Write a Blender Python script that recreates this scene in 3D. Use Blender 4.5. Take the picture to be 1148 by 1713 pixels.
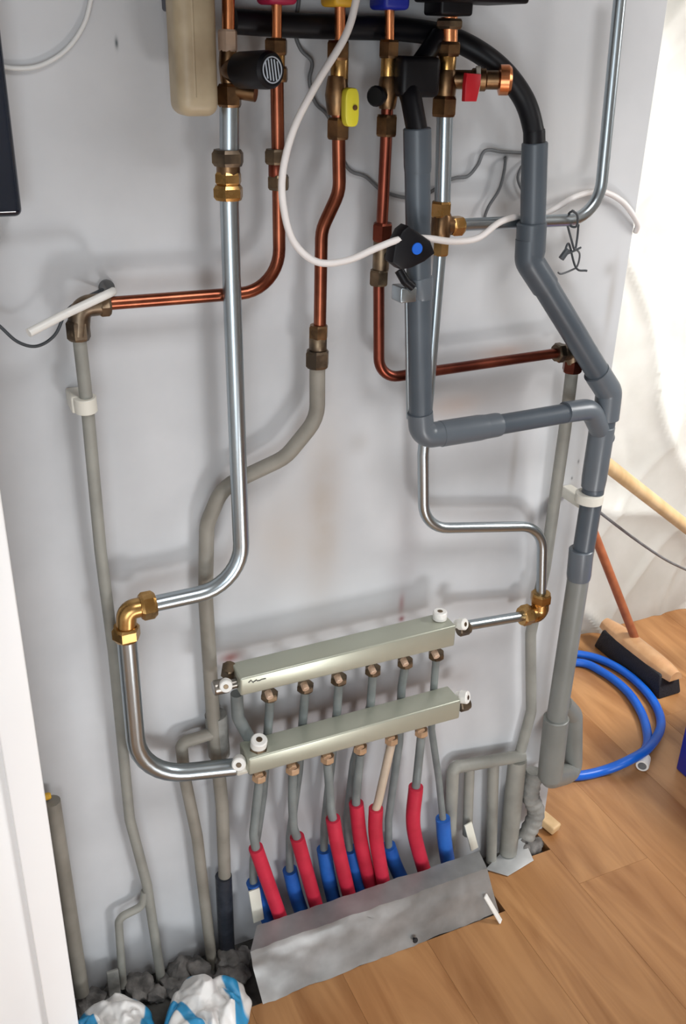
import bpy, bmesh, math, random
from mathutils import Vector, Matrix, noise
random.seed(7)
scn = bpy.context.scene
for o in list(bpy.data.objects): bpy.data.objects.remove(o)
COL = scn.collection
PI = math.pi
# ------------------------------------------------------------------ camera
FPX, IW, IH = 1597.0, 1148, 1713
YAW, PITCH, ROLL = math.radians(25.0), math.radians(25.9), math.radians(1.48)
CAM = Vector((0.0, -1.33, 1.633))
fw = Vector((math.sin(YAW)*math.cos(PITCH), math.cos(YAW)*math.cos(PITCH), -math.sin(PITCH)))
r0 = Vector((math.cos(YAW), -math.sin(YAW), 0)); u0 = r0.cross(fw)
rt = math.cos(ROLL)*r0 + math.sin(ROLL)*u0
up = -math.sin(ROLL)*r0 + math.cos(ROLL)*u0
cd = bpy.data.cameras.new('camera'); cam = bpy.data.objects.new('camera', cd); COL.objects.link(cam)
cd.sensor_fit = 'VERTICAL'; cd.sensor_height = 24.0; cd.sensor_width = 24.0*IW/IH
cd.lens = FPX/IH*24.0; cd.clip_start = 0.02
M = Matrix((rt, up, -fw)).transposed().to_4x4(); M.translation = CAM
cam.matrix_world = M
scn.camera = cam
# ------------------------------------------------------------------ light
w = bpy.data.worlds.new('World'); scn.world = w; w.use_nodes = True
bg = w.node_tree.nodes['Background']; bg.inputs[0].default_value = (0.80, 0.90, 1.0, 1); bg.inputs[1].default_value = 0.6
def area(name, loc, target, sx, sy, power, col):
    l = bpy.data.lights.new(name, 'AREA'); l.shape = 'RECTANGLE'; l.size = sx; l.size_y = sy; l.energy = power; l.color = col
    o = bpy.data.objects.new(name, l); COL.objects.link(o); o.location = loc
    o.rotation_euler = (Vector(target)-Vector(loc)).to_track_quat('-Z', 'Y').to_euler()
    return o
area('window_daylight', (-0.6, -2.4, 0.85), (0.25, 0, 0.45), 1.1, 1.3, 23, (0.86, 0.94, 1.0))
area('ceiling_lamp', (0.7, -1.25, 2.5), (0.7, -1.25, 0), 0.6, 0.6, 16, (0.97, 0.98, 1.0))
area('floor_work_lamp', (0.75, -1.6, 0.12), (0.35, 0, 0.5), 0.35, 0.25, 9, (0.95, 0.98, 1.0))
pl_ = area('passage_fill', (2.5, -0.75, 1.9), (2.1, 0.65, 0.9), 0.6, 0.6, 32, (1.0, 0.99, 0.97)); pl_.data.spread = math.radians(110)  # added fill that brightens the far sheet; no lamp is known there
scn.view_settings.view_transform = 'Standard'; scn.view_settings.look = 'None'
scn.view_settings.gamma = 1.0; scn.view_settings.use_curve_mapping = False
scn.view_settings.exposure = 0.0
# ------------------------------------------------------------------ survey helpers: point on a plane d metres in front of the wall / on a level
def ray(px, py): return fw*FPX + rt*(px-IW/2) - up*(py-IH/2)
def P(px, py, d):
    q = ray(px, py); return CAM + q*((-d-CAM.y)/q.y)
def F(px, py, z=0.0):
    q = ray(px, py); return CAM + q*((z-CAM.z)/q.z)
def R(px, p): return px*((p-CAM).dot(fw))/FPX
# ------------------------------------------------------------------ materials
def lin(c): return tuple(((v/255)/12.92 if v/255 <= 0.04045 else ((v/255+0.055)/1.055)**2.4) for v in c) + (1.0,)
def mat(name, c1, c2=None, rough=0.5, metal=0.0, scale=30.0, bump=0.0, bscale=None, spec=0.5, rvar=0.0, stretch=None, detail=4.0, coat=0.0, trans=0.0, lo=0.35, hi=0.65):
    m = bpy.data.materials.new(name); m.use_nodes = True
    nt = m.node_tree; N = nt.nodes; L = nt.links; b = N['Principled BSDF']
    b.inputs['Roughness'].default_value = rough; b.inputs['Metallic'].default_value = metal
    b.inputs['Specular IOR Level'].default_value = spec; b.inputs['Coat Weight'].default_value = coat
    b.inputs['Base Color'].default_value = lin(c1)
    tc = N.new('ShaderNodeTexCoord'); mp = N.new('ShaderNodeMapping'); L.new(tc.outputs['Object'], mp.inputs[0])
    if stretch: mp.inputs['Scale'].default_value = stretch
    nz = N.new('ShaderNodeTexNoise'); nz.inputs['Scale'].default_value = scale; nz.inputs['Detail'].default_value = detail
    L.new(mp.outputs[0], nz.inputs['Vector'])
    cr = N.new('ShaderNodeValToRGB'); e = cr.color_ramp.elements
    e[0].position = lo; e[1].position = hi; e[0].color = lin(c1); e[1].color = lin(c2 or c1)
    L.new(nz.outputs[0], cr.inputs[0]); L.new(cr.outputs[0], b.inputs['Base Color'])
    if rvar:
        mr = N.new('ShaderNodeMapRange'); mr.inputs['To Min'].default_value = max(0.02, rough-rvar); mr.inputs['To Max'].default_value = rough+rvar
        L.new(nz.outputs[0], mr.inputs[0]); L.new(mr.outputs[0], b.inputs['Roughness'])
    if bump:
        n2 = N.new('ShaderNodeTexNoise'); n2.inputs['Scale'].default_value = bscale or scale*3; L.new(mp.outputs[0], n2.inputs['Vector'])
        bp = N.new('ShaderNodeBump'); bp.inputs['Strength'].default_value = bump; bp.inputs['Distance'].default_value = 0.003
        L.new(n2.outputs[0], bp.inputs['Height']); L.new(bp.outputs[0], b.inputs['Normal'])
    return m
M_ = {}
M_['copper'] = mat('copper', (126, 70, 52), (156, 92, 68), 0.3, 1.0, 22, rvar=0.06)
M_['copper_dark'] = mat('tarnished_copper', (104, 54, 44), (134, 72, 56), 0.34, 1.0, 18, rvar=0.1)
M_['copper_bright'] = mat('bright_copper', (224, 140, 92), (235, 158, 110), 0.25, 1.0, 20)
M_['brass'] = mat('brass', (172, 132, 76), (200, 160, 104), 0.28, 1.0, 40, rvar=0.08)
M_['peach'] = mat('pale_worn_brass', (200, 168, 142), (216, 188, 166), 0.4, 0.2, 40)
M_['tan'] = mat('tan_brass', (176, 142, 110), (190, 156, 124), 0.4, 0.2, 40)
M_['brass_dark'] = mat('tarnished_brass', (104, 82, 62), (150, 116, 82), 0.36, 1.0, 45, rvar=0.1)
M_['bronze'] = mat('dull_bronze', (96, 84, 72), (138, 120, 98), 0.42, 1.0, 40, rvar=0.1)
M_['steel'] = mat('galvanised_steel', (170, 180, 186), (178, 187, 192), 0.3, 1.0, 6)
M_['steel_nut'] = mat('dull_steel', (120, 116, 110), (160, 154, 146), 0.35, 1.0, 40)
M_['sheet'] = mat('zinc_sheet', (168, 170, 170), (208, 210, 210), 0.38, 0.55, 10, 0.12, 30, rvar=0.08)
M_['manifold'] = mat('champagne_metal', (172, 175, 160), (180, 182, 167), 0.36, 0.5, 6, rvar=0.03)
M_['pvc'] = mat('dark_grey_pvc', (70, 78, 86), (78, 86, 94), 0.36, 0, 9)
M_['pvc_fit'] = mat('grey_pvc_fitting', (88, 95, 102), (96, 103, 110), 0.34, 0, 9)
M_['pvc_light'] = mat('light_grey_pvc', (116, 118, 114), (126, 128, 124), 0.42, 0, 9)
M_['painted'] = mat('grey_painted_pipe', (132, 131, 124), (150, 149, 141), 0.55, 0, 14, 0.15, 60)
M_['painted_warm'] = mat('warm_grey_painted_pipe', (126, 121, 111), (144, 139, 129), 0.55, 0, 14, 0.15, 60)
M_['plaster'] = mat('grey_cement_render', (120, 119, 114), (148, 147, 142), 0.85, 0, 24, 0.5, 90)
M_['alupex'] = mat('grey_multilayer_pipe', (104, 110, 110), (122, 128, 127), 0.42, 0, 20)
M_['alupex_beige'] = mat('beige_multilayer_pipe', (176, 158, 140), (190, 172, 152), 0.45, 0, 20)
M_['black'] = mat('black_rubber', (7, 7, 12), (11, 11, 17), 0.45, 0, 30, spec=0.3)
M_['black_gloss'] = mat('glossy_navy_black', (16, 26, 40), (20, 30, 46), 0.12, 0, 5, coat=0.5)
M_['navy'] = mat('dark_navy_casing', (22, 24, 44), (26, 28, 50), 0.4, 0, 6)
M_['tape'] = mat('black_tape', (34, 38, 46), (50, 54, 62), 0.4, 0, 40, 0.4, 60)
M_['white'] = mat('white_plastic', (226, 224, 218), (234, 232, 227), 0.4, 0, 10)
M_['cable'] = mat('white_cable', (222, 216, 212), (230, 225, 222), 0.5, 0, 10)
M_['clip'] = mat('cream_clip', (216, 212, 200), (224, 221, 210), 0.5, 0, 10)
M_['wire'] = mat('grey_wire', (88, 90, 92), (108, 110, 112), 0.5, 0, 30)
M_['darkwire'] = mat('dark_wire', (50, 54, 58), (66, 70, 74), 0.5, 0, 30)
M_['red'] = mat('red_foam_sleeve', (172, 24, 50), (192, 34, 62), 0.6, 0, 20, 0.1)
M_['blue'] = mat('blue_foam_sleeve', (22, 78, 158), (34, 98, 182), 0.55, 0, 20, 0.1)
M_['red_plastic'] = mat('red_plastic', (196, 26, 40), (206, 32, 46), 0.4, 0, 10)
M_['red_collar'] = mat('crimson_plastic', (150, 16, 58), (160, 20, 62), 0.5, 0, 10)
M_['yellow'] = mat('yellow_plastic', (226, 214, 52), (234, 222, 60), 0.42, 0, 10)
M_['amber'] = mat('amber_plastic', (206, 158, 40), (214, 166, 46), 0.5, 0, 10)
M_['blue_plastic'] = mat('blue_plastic', (18, 34, 142), (22, 40, 152), 0.45, 0, 10)
M_['blue_dot'] = mat('blue_marker', (22, 92, 200), (26, 98, 206), 0.45, 0, 10)
M_['hose'] = mat('blue_hose', (10, 88, 192), (14, 98, 204), 0.36, 0, 12)
M_['beige'] = mat('beige_enamel', (138, 120, 94), (180, 164, 136), 0.45, 0, 9, lo=0.3, hi=0.55)
M_['door'] = mat('white_door_paint', (248, 247, 246), (250, 249, 248), 0.42, 0, 4)
M_['rubble'] = mat('dusty_rubble', (78, 76, 74), (128, 124, 120), 0.9, 0, 30, 0.8, 90)
M_['slab'] = mat('dark_concrete', (52, 50, 48), (88, 86, 82), 0.92, 0, 18, 0.8, 70)
M_['lightwood'] = mat('pale_wood', (196, 162, 116), (214, 182, 138), 0.5, 0, 30, stretch=(1, 1, 0.1))
M_['redwood'] = mat('reddish_wood', (138, 76, 48), (160, 94, 62), 0.45, 0, 30)
M_['broomwood'] = mat('varnished_beech', (196, 148, 104), (212, 168, 124), 0.3, 0, 25, coat=0.4)
M_['bristle'] = mat('black_bristle', (16, 17, 24), (28, 28, 36), 0.7, 0, 200, 0.6, 300)
M_['paint'] = mat('white_wall_paint', (212, 212, 210), (222, 222, 220), 0.7, 0, 3)
M_['cream'] = mat('cream_tile_strip', (214, 212, 198), (224, 222, 210), 0.5, 0, 10)
M_['ink'] = mat('grey_print', (84, 82, 78), (90, 88, 84), 0.6, 0, 10)
M_['logo'] = mat('white_print', (176, 184, 194), (184, 190, 198), 0.5, 0, 10)
# board wall: dirty white with a few stains, painted shade and hole dots that have a place of their own
def wall_mat():
    m = bpy.data.materials.new('dirty_white_board'); m.use_nodes = True
    nt = m.node_tree; N = nt.nodes; L = nt.links; b = N['Principled BSDF']; b.inputs['Roughness'].default_value = 0.6
    tc = N.new('ShaderNodeTexCoord')
    n1 = N.new('ShaderNodeTexNoise'); n1.inputs['Scale'].default_value = 4.0; n1.inputs['Detail'].default_value = 5; L.new(tc.outputs['Object'], n1.inputs['Vector'])
    cr = N.new('ShaderNodeValToRGB'); e = cr.color_ramp.elements; e[0].position = 0.3; e[1].position = 0.7
    e[0].color = lin((183, 184, 186)); e[1].color = lin((203, 204, 206)); L.new(n1.outputs[0], cr.inputs[0])
    col = cr.outputs[0]
    n2 = N.new('ShaderNodeTexNoise'); n2.inputs['Scale'].default_value = 16; n2.inputs['Detail'].default_value = 4; L.new(tc.outputs['Object'], n2.inputs['Vector'])
    sep = N.new('ShaderNodeSeparateXYZ'); L.new(tc.outputs['Object'], sep.inputs[0])
    def math_(op, a, bb=None):
        n = N.new('ShaderNodeMath'); n.operation = op
        for i, v in enumerate((a, bb)):
            if v is None: continue
            if isinstance(v, (int, float)): n.inputs[i].default_value = v
            else: L.new(v, n.inputs[i])
        return n.outputs[0]
    for (px, py, rx, rz, c, amt) in STAINS_AND_SHADE:
        p = P(px, py, 0)
        dx = math_('DIVIDE', math_('SUBTRACT', sep.outputs[0], p.x), rx)
        dz = math_('DIVIDE', math_('SUBTRACT', sep.outputs[2], p.z), rz)
        d2 = math_('ADD', math_('MULTIPLY', dx, dx), math_('MULTIPLY', dz, dz))
        g = math_('MULTIPLY', math_('POWER', 2.718, math_('MULTIPLY', d2, -1.0)), amt)
        g = math_('MULTIPLY', g, math_('ADD', math_('MULTIPLY', n2.outputs[0], 1.2), 0.4))
        mx = N.new('ShaderNodeMix'); mx.data_type = 'RGBA'; L.new(g, mx.inputs['Factor']); L.new(col, mx.inputs['A']); mx.inputs['B'].default_value = lin(c)
        col = mx.outputs['Result']
    L.new(col, b.inputs['Base Color'])
    bp = N.new('ShaderNodeBump'); bp.inputs['Strength'].default_value = 0.12; bp.inputs['Distance'].default_value = 0.003
    L.new(n2.outputs[0], bp.inputs['Height']); L.new(bp.outputs[0], b.inputs['Normal'])
    return m
STAINS_AND_SHADE = [(540, 860, 0.035, 0.16, (164, 150, 136), 0.6), (470, 900, 0.05, 0.08, (176, 164, 152), 0.45), (420, 470, 0.05, 0.03, (168, 162, 158), 0.4), (600, 740, 0.02, 0.02, (160, 156, 152), 0.4), (930, 330, 0.09, 0.22, (176, 172, 168), 0.45), (590, 1180, 0.17, 0.09, (140, 128, 130), 0.6), (846, 265, 0.004, 0.004, (60, 60, 60), 0.9), (968, 772, 0.002, 0.004, (110, 110, 112), 0.9), (957, 800, 0.002, 0.003, (110, 110, 112), 0.9),  # painted shade: above copper run, upper right; grime and shade behind manifolds
          (672, 1010, 0.006, 0.02, (150, 70, 70), 0.7), (672, 1035, 0.006, 0.006, (120, 10, 30), 0.9), (560, 1350, 0.14, 0.06, (176, 170, 172), 0.5),
          (840, 590, 0.05, 0.012, (160, 124, 104), 0.5), (760, 680, 0.05, 0.02, (190, 164, 148), 0.4), (385, 1100, 0.02, 0.012, (140, 92, 88), 0.8),
          (385, 300, 0.012, 0.06, (160, 150, 146), 0.4), (1020, 450, 0.012, 0.012, (150, 146, 142), 0.5), (860, 770, 0.008, 0.06, (150, 144, 138), 0.5), (1022, 500, 0.008, 0.06, (158, 152, 146), 0.5),
          (195, 72, 0.002, 0.006, (70, 80, 84), 0.9), (680, 930, 0.03, 0.2, (150, 144, 146), 0.45), (250, 1270, 0.01, 0.005, (160, 160, 164), 0.6), (345, 1310, 0.01, 0.006, (160, 160, 164), 0.6)]  # tall grey patch: shadow band painted left of the steel pipe
M_['wall'] = wall_mat()
def wood_mat(name, c1, c2):
    m = bpy.data.materials.new(name); m.use_nodes = True
    nt = m.node_tree; N = nt.nodes; L = nt.links; b = N['Principled BSDF']; b.inputs['Roughness'].default_value = 0.38
    tc = N.new('ShaderNodeTexCoord'); mp = N.new('ShaderNodeMapping'); mp.inputs['Scale'].default_value = (7, 0.9, 7)
    oi = N.new('ShaderNodeObjectInfo'); ad = N.new('ShaderNodeVectorMath'); ad.operation = 'ADD'
    L.new(tc.outputs['Object'], ad.inputs[0]); L.new(oi.outputs['Random'], ad.inputs[1]); L.new(ad.outputs[0], mp.inputs[0])
    nz = N.new('ShaderNodeTexNoise'); nz.inputs['Scale'].default_value = 2.2; nz.inputs['Detail'].default_value = 6; nz.inputs['Distortion'].default_value = 1.2
    L.new(mp.outputs[0], nz.inputs['Vector'])
    cr = N.new('ShaderNodeValToRGB'); e = cr.color_ramp.elements; e[0].position = 0.3; e[1].position = 0.68
    e[0].color = lin(c1); e[1].color = lin(c2); L.new(nz.outputs[0], cr.inputs[0])
    mr = N.new('ShaderNodeMapRange'); mr.inputs['To Min'].default_value = 0.94; mr.inputs['To Max'].default_value = 1.06; L.new(oi.outputs['Random'], mr.inputs[0])
    mx = N.new('ShaderNodeVectorMath'); mx.operation = 'SCALE'; L.new(cr.outputs[0], mx.inputs[0]); L.new(mr.outputs[0], mx.inputs['Scale'])
    L.new(mx.outputs[0], b.inputs['Base Color'])
    return m
M_['floor'] = wood_mat('oak_laminate', (144, 96, 54), (186, 137, 89))
def bag_mat():
    m = mat('white_bag_with_blue_print', (226, 224, 222), (232, 230, 228), 0.4, 0, 10)
    nt = m.node_tree; N = nt.nodes; L = nt.links; b = N['Principled BSDF']
    tc = N.new('ShaderNodeTexCoord'); wv = N.new('ShaderNodeTexWave'); wv.inputs['Scale'].default_value = 3.0; wv.inputs['Distortion'].default_value = 5.0; wv.inputs['Detail'].default_value = 1
    wv.inputs['Detail Scale'].default_value = 2.5
    L.new(tc.outputs['Object'], wv.inputs['Vector'])
    cr = N.new('ShaderNodeValToRGB'); cr.color_ramp.interpolation = 'LINEAR'; e = cr.color_ramp.elements
    e[0].position = 0.80; e[0].color = lin((226, 224, 221)); e[1].position = 0.88; e[1].color = lin((48, 142, 190))
    L.new(wv.outputs[1], cr.inputs[0]); L.new(cr.outputs[0], b.inputs['Base Color'])
    return m
M_['bag'] = bag_mat()
# ------------------------------------------------------------------ mesh helpers
def link(name, me, m, parent=None, smooth=True):
    me.materials.clear(); me.materials.append(M_[m])
    if smooth:
        for p in me.polygons: p.use_smooth = True
    o = bpy.data.objects.new(name, me); COL.objects.link(o)
    if parent: attach(o, parent)
    return o
def attach(o, parent):
    o.parent = parent; o.matrix_parent_inverse = wm(parent).inverted()
def wm(o):
    mb = Matrix.Translation(o.location)
    return (wm(o.parent) @ o.matrix_parent_inverse @ mb) if o.parent else mb
def thing(name, loc, label, cat, group=None):
    o = bpy.data.objects.new(name, None); COL.objects.link(o); o.location = loc; o.empty_display_size = 0.03
    return tag(o, label, cat, group)
def tag(o, label, cat, group=None):
    o['label'] = label; o['category'] = cat
    if group: o['group'] = group
    return o
def struct(o, label=None, cat=None):
    o['kind'] = 'structure'
    if label: o['label'] = label
    if cat: o['category'] = cat
    return o
def sharp(me, ang=35):
    me.set_sharp_from_angle(angle=math.radians(ang))
def from_bm(name, bm, m, parent=None, smooth=True, ang=35):
    bmesh.ops.recalc_face_normals(bm, faces=bm.faces)
    me = bpy.data.meshes.new(name); bm.to_mesh(me); bm.free()
    o = link(name, me, m, parent, smooth)
    if smooth: sharp(me, ang)
    return o
def fillet(pts, br):
    if isinstance(br, (int, float)): br = [br]*len(pts)
    out = [pts[0]]
    for i in range(1, len(pts)-1):
        a, b, c = pts[i-1], pts[i], pts[i+1]; u, v = (a-b), (c-b); lu, lv = u.length, v.length; u = u/lu; v = v/lv
        ang = math.acos(max(-1, min(1, u.dot(v))))
        if br[i] <= 0 or ang > PI-0.03: out.append(b); continue
        t = min(br[i]/math.tan(ang/2), 0.49*lu, 0.49*lv); rr = t*math.tan(ang/2)
        cen = b + (u+v).normalized()*(rr/math.sin(ang/2))
        s = b+u*t-cen; e = b+v*t-cen; tot = s.angle(e); n = max(3, int(tot/math.radians(9)))
        ax = s.cross(e).normalized()
        for k in range(n+1): out.append(cen + Matrix.Rotation(tot*k/n, 3, ax) @ s)
    out.append(pts[-1]); return out
def catmull(pts, n=10):
    q = [2*pts[0]-pts[1]] + list(pts) + [2*pts[-1]-pts[-2]]; out = []
    for i in range(1, len(q)-2):
        p0, p1, p2, p3 = q[i-1:i+3]
        for k in range(n):
            t = k/n; out.append(0.5*((2*p1)+(p2-p0)*t+(2*p0-5*p1+4*p2-p3)*t*t+(3*p1-p0-3*p2+p3)*t**3))
    out.append(pts[-1]); return out
def sweep(bm, path, rad, seg=16, caps=True, inner=None):
    if isinstance(rad, (int, float)): rad = [rad]*len(path)
    t = (path[1]-path[0]).normalized(); n = t.orthogonal().normalized(); rings = []
    for i, p in enumerate(path):
        t2 = (path[min(i+1, len(path)-1)]-path[max(i-1, 0)]).normalized()
        n = (t.rotation_difference(t2) @ n); t = t2; n = (n-t*n.dot(t)).normalized(); b = t.cross(n)
        rings.append([bm.verts.new(p+(n*math.cos(2*PI*k/seg)+b*math.sin(2*PI*k/seg))*rad[i]) for k in range(seg)])
    for a, b in zip(rings, rings[1:]):
        for k in range(seg): bm.faces.new((a[k], a[(k+1) % seg], b[(k+1) % seg], b[k]))
    if caps: bm.faces.new(rings[0][::-1]); bm.faces.new(rings[-1])
    return rings
def tube(name, pts, r, m, parent=None, bend=0.03, seg=16):
    bm = bmesh.new(); sweep(bm, fillet(pts, bend), r, seg); return from_bm(name, bm, m, parent, True, 60)
def cable(name, pts, r, m, parent=None, n=10, seg=10):
    bm = bmesh.new(); sweep(bm, catmull(pts, n), r, seg); return from_bm(name, bm, m, parent, True, 60)
def rev(name, p, axis, prof, m, parent=None, seg=20, ang=30, rot=0.0, squash=None):
    """profile (t along axis, radius) turned round the axis through p; seg=6 gives a hexagon nut"""
    ax = Vector(axis).normalized(); n = ax.orthogonal().normalized(); n = Matrix.Rotation(rot, 3, ax) @ n; b = ax.cross(n)
    bm = bmesh.new(); rings = []
    for t, r in prof: rings.append([bm.verts.new(p+ax*t+(n*math.cos(2*PI*k/seg)+b*math.sin(2*PI*k/seg))*r) for k in range(seg)])
    for a, c in zip(rings, rings[1:]):
        for k in range(seg): bm.faces.new((a[k], a[(k+1) % seg], c[(k+1) % seg], c[k]))
    bm.faces.new(rings[0][::-1]); bm.faces.new(rings[-1])
    return from_bm(name, bm, m, parent, True, ang)
def hexnut(name, p, axis, r, ln, m, parent, rot=0.3):
    c = min(0.25*ln, 0.2*r)
    ax = Vector(axis).normalized(); n = Matrix.Rotation(rot, 3, ax) @ ax.orthogonal().normalized(); b = ax.cross(n)
    bm = bmesh.new(); rings = []
    for t, kind in ((-ln/2, 0), (-ln/2+c, 1), (ln/2-c, 1), (ln/2, 0)):
        ring = []
        for k in range(12):
            a = 2*PI*k/12; rr = (r if k % 2 == 0 else r*math.cos(PI/6)) if kind else r*0.84
            ring.append(bm.verts.new(p+ax*t+(n*math.cos(a)+b*math.sin(a))*rr))
        rings.append(ring)
    for a, d in zip(rings, rings[1:]):
        for k in range(12): bm.faces.new((a[k], a[(k+1) % 12], d[(k+1) % 12], d[k]))
    bm.faces.new(rings[0][::-1]); bm.faces.new(rings[-1])
    return from_bm(name, bm, m, parent, True, 20)
def rbox(name, cen, size, m, parent=None, bev=0.004, rotz=0.0, seg=3, mtx=None):
    bm = bmesh.new(); bmesh.ops.create_cube(bm, size=1.0)
    for v in bm.verts: v.co = Vector((v.co.x*size[0], v.co.y*size[1], v.co.z*size[2]))
    if bev: bmesh.ops.bevel(bm, geom=list(bm.edges), offset=bev, segments=seg, profile=0.5, affect='EDGES')
    mm = mtx if mtx else Matrix.Translation(Vector(cen)) @ Matrix.Rotation(rotz, 4, 'Z')
    bmesh.ops.transform(bm, matrix=mm, verts=bm.verts)
    return from_bm(name, bm, m, parent, True, 30)
def poly_solid(name, pts, off, m, parent=None, bev=0.0):
    """a flat outline given thickness by the offset vector"""
    bm = bmesh.new(); a = [bm.verts.new(p) for p in pts]; b = [bm.verts.new(p+off) for p in pts]; n = len(pts)
    bm.faces.new(a); bm.faces.new(b[::-1])
    for i in range(n): bm.faces.new((a[i], a[(i+1) % n], b[(i+1) % n], b[i]))
    if bev: bmesh.ops.bevel(bm, geom=list(bm.edges), offset=bev, segments=2, profile=0.5, affect='EDGES')
    return from_bm(name, bm, m, parent, True, 30)
def round_slab(name, pts, off, m, parent=None, bev=0.003):
    c_ = sum(pts, Vector())/len(pts); n = len(pts); d = off.normalized(); l = off.length; bm = bmesh.new(); rings = []
    for a, k in ((0, 1), (0.3, 0.3), (1, 0)):
        rings.append([bm.verts.new(p+d*(bev*a)-(p-c_).normalized()*bev*k) for p in pts])
    for a, k in ((1, 0), (0.3, 0.3), (0, 1)):
        rings.append([bm.verts.new(p+d*(l-bev*a)-(p-c_).normalized()*bev*k) for p in pts])
    for a, b in zip(rings, rings[1:]):
        for i in range(n): bm.faces.new((a[i], a[(i+1) % n], b[(i+1) % n], b[i]))
    bm.faces.new(rings[0][::-1]); bm.faces.new(rings[-1])
    return from_bm(name, bm, m, parent, True, 40)
def axis_mtx(p, ax, yhint=(0, 0, 1)):
    z = Vector(ax).normalized(); x = Vector(yhint).cross(z)
    x = x.normalized() if x.length > 1e-4 else z.orthogonal().normalized(); y = z.cross(x)
    m = Matrix((x, y, z)).transposed().to_4x4(); m.translation = p; return m
def lump(name, cen, size, m, parent=None, sub=2, amp=0.3, fr=2.0, seed=0.0, flat=False, rotz=0.0):
    bm = bmesh.new(); bmesh.ops.create_icosphere(bm, subdivisions=sub, radius=1.0)
    for v in bm.verts:
        k = 1+amp*noise.noise(v.co*fr+Vector((seed, seed*1.7, 3.1)))
        v.co = v.co*k; v.co = Vector((v.co.x*size[0], v.co.y*size[1], v.co.z*size[2]))
    bmesh.ops.transform(bm, matrix=Matrix.Translation(Vector(cen)) @ Matrix.Rotation(rotz, 4, 'Z'), verts=bm.verts)
    return from_bm(name, bm, m, parent, not flat, 50)
V = Vector
OUT = V((0, -1, 0)); Z = V((0, 0, 1)); X = V((1, 0, 0))
# ------------------------------------------------------------------ structure
BX = 1.158
wb = rbox('wall_back', ((BX-1.4)/2, 0.05, 1.27), (BX+1.4, 0.1, 2.62), 'wall', None, 0.002, seg=1); struct(wb)
struct(rbox('wall_far', (2.3, 0.73, 1.27), (2.4, 0.1, 2.62), 'paint', None, 0))
struct(rbox('wall_passage', (1.06, 0.39, 1.27), (0.1, 0.58, 2.62), 'paint', None, 0))
struct(rbox('wall_left', (-1.35, -1.6, 1.27), (0.1, 3.2, 2.62), 'paint', None, 0))
struct(rbox('wall_right', (3.55, -1.3, 1.27), (0.1, 4.0, 2.62), 'paint', None, 0))
struct(rbox('wall_front', (1.1, -3.25, 1.27), (5.0, 0.1, 2.62), 'paint', None, 0))
struct(rbox('ceiling', (1.1, -1.25, 2.62), (5.0, 4.1, 0.08), 'paint', None, 0))
fl = rbox('floor', (1.1, -1.27, -0.055), (5.0, 4.1, 0.05), 'slab', None, 0); struct(fl)
PW = 0.19; gap = 0.0003
def plank(x0, x1, y0, y1):
    o = rbox('plank', ((x0+x1)/2, (y0+y1)/2, -0.0145), (x1-x0-gap, y1-y0-gap, 0.029), 'floor', fl, 0.0003, seg=1)
for k in range(-12, 14):
    x0 = 0.945+PW*k; x1 = x0+PW
    yend = -0.168 if x1 <= 0.96 else (-0.062 if x1 < 1.14 else 0.68)
    if x1 < -1.3 or x0 > 3.5: continue
    y = -3.2 + ((k*0.53) % 1.2); ys = [-3.2]
    while y < yend-0.15:
        if y > -3.05: ys.append(y)
        y += 1.25
    ys.append(yend)
    for a, b in zip(ys, ys[1:]): plank(x0, x1, a, b)
# white door leaf standing in front of the wall at the left
dr = rbox('door_1', (-0.292, -0.105, 1.03), (0.64, 0.03, 2.04), 'door', None, 0.002); struct(dr)
rbox('door_stile', (0.0445, -0.115, 1.03), (0.05, 0.05, 2.04), 'door', dr, 0.003)
# ------------------------------------------------------------------ pipe runs
def D(a, b): return (b-a).normalized()
def nutpx(pa, px, py, d, axis, rpx, lpx, m='brass_dark', name='nut'):
    p = P(px, py, d); return hexnut(name, p, axis, R(rpx, p), R(lpx, p), m, pa)
def collar(pa, px, py, d, axis, rpx, lpx, m='brass_dark', name='fitting_body', bulge=1.0):
    p = P(px, py, d); r = R(rpx, p); l = R(lpx, p)
    return rev(name, p, axis, [(-l/2, r*0.9), (-l/2+l*0.1, r), (0, r*bulge), (l/2-l*0.1, r), (l/2, r*0.9)], m, pa, 20)

# --- left steel heating pipe (flow to lower manifold)
dA = 0.07
a = thing('steel_pipe', P(403, 850, dA), 'thick galvanised steel pipe dropping from the boiler past the beige vessel to the lower manifold', 'pipe', )
pts = [P(384, 160, dA), P(384, 345, dA), P(388, 480, dA), P(406, 978, dA), P(250, 1012, dA)]
tube('tube', pts, R(15.5, pts[2]), 'steel', a, [0, 0, 0, 0.105, 0], 24)
pts2 = [P(211, 1055, dA), P(232, 1300, dA), P(392, 1283, dA)]
tube('lower_tube', pts2, R(15.5, pts2[1]), 'steel', a, [0, 0.10, 0], 24)
tube('copper_stub', [P(382, -60, dA), P(382, 52, dA)], R(10.5, pts[0]), 'copper_bright', a)
nutpx(a, 381, 68, dA, Z, 17, 34, 'peach')
collar(a, 382, 108, dA, Z, 14, 60, 'brass_dark', 'valve_body', 1.15)
nutpx(a, 384, 160, dA, Z, 21, 36, 'brass_dark')
nutpx(a, 381, 264, dA, Z, 28, 26, 'bronze')
collar(a, 382, 284, dA, Z, 20, 30, 'brass_dark', 'coupling_body')
nutpx(a, 382, 298, dA, Z, 23, 22, 'brass')
nutpx(a, 382, 322, dA, Z, 26, 24, 'brass')
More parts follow.
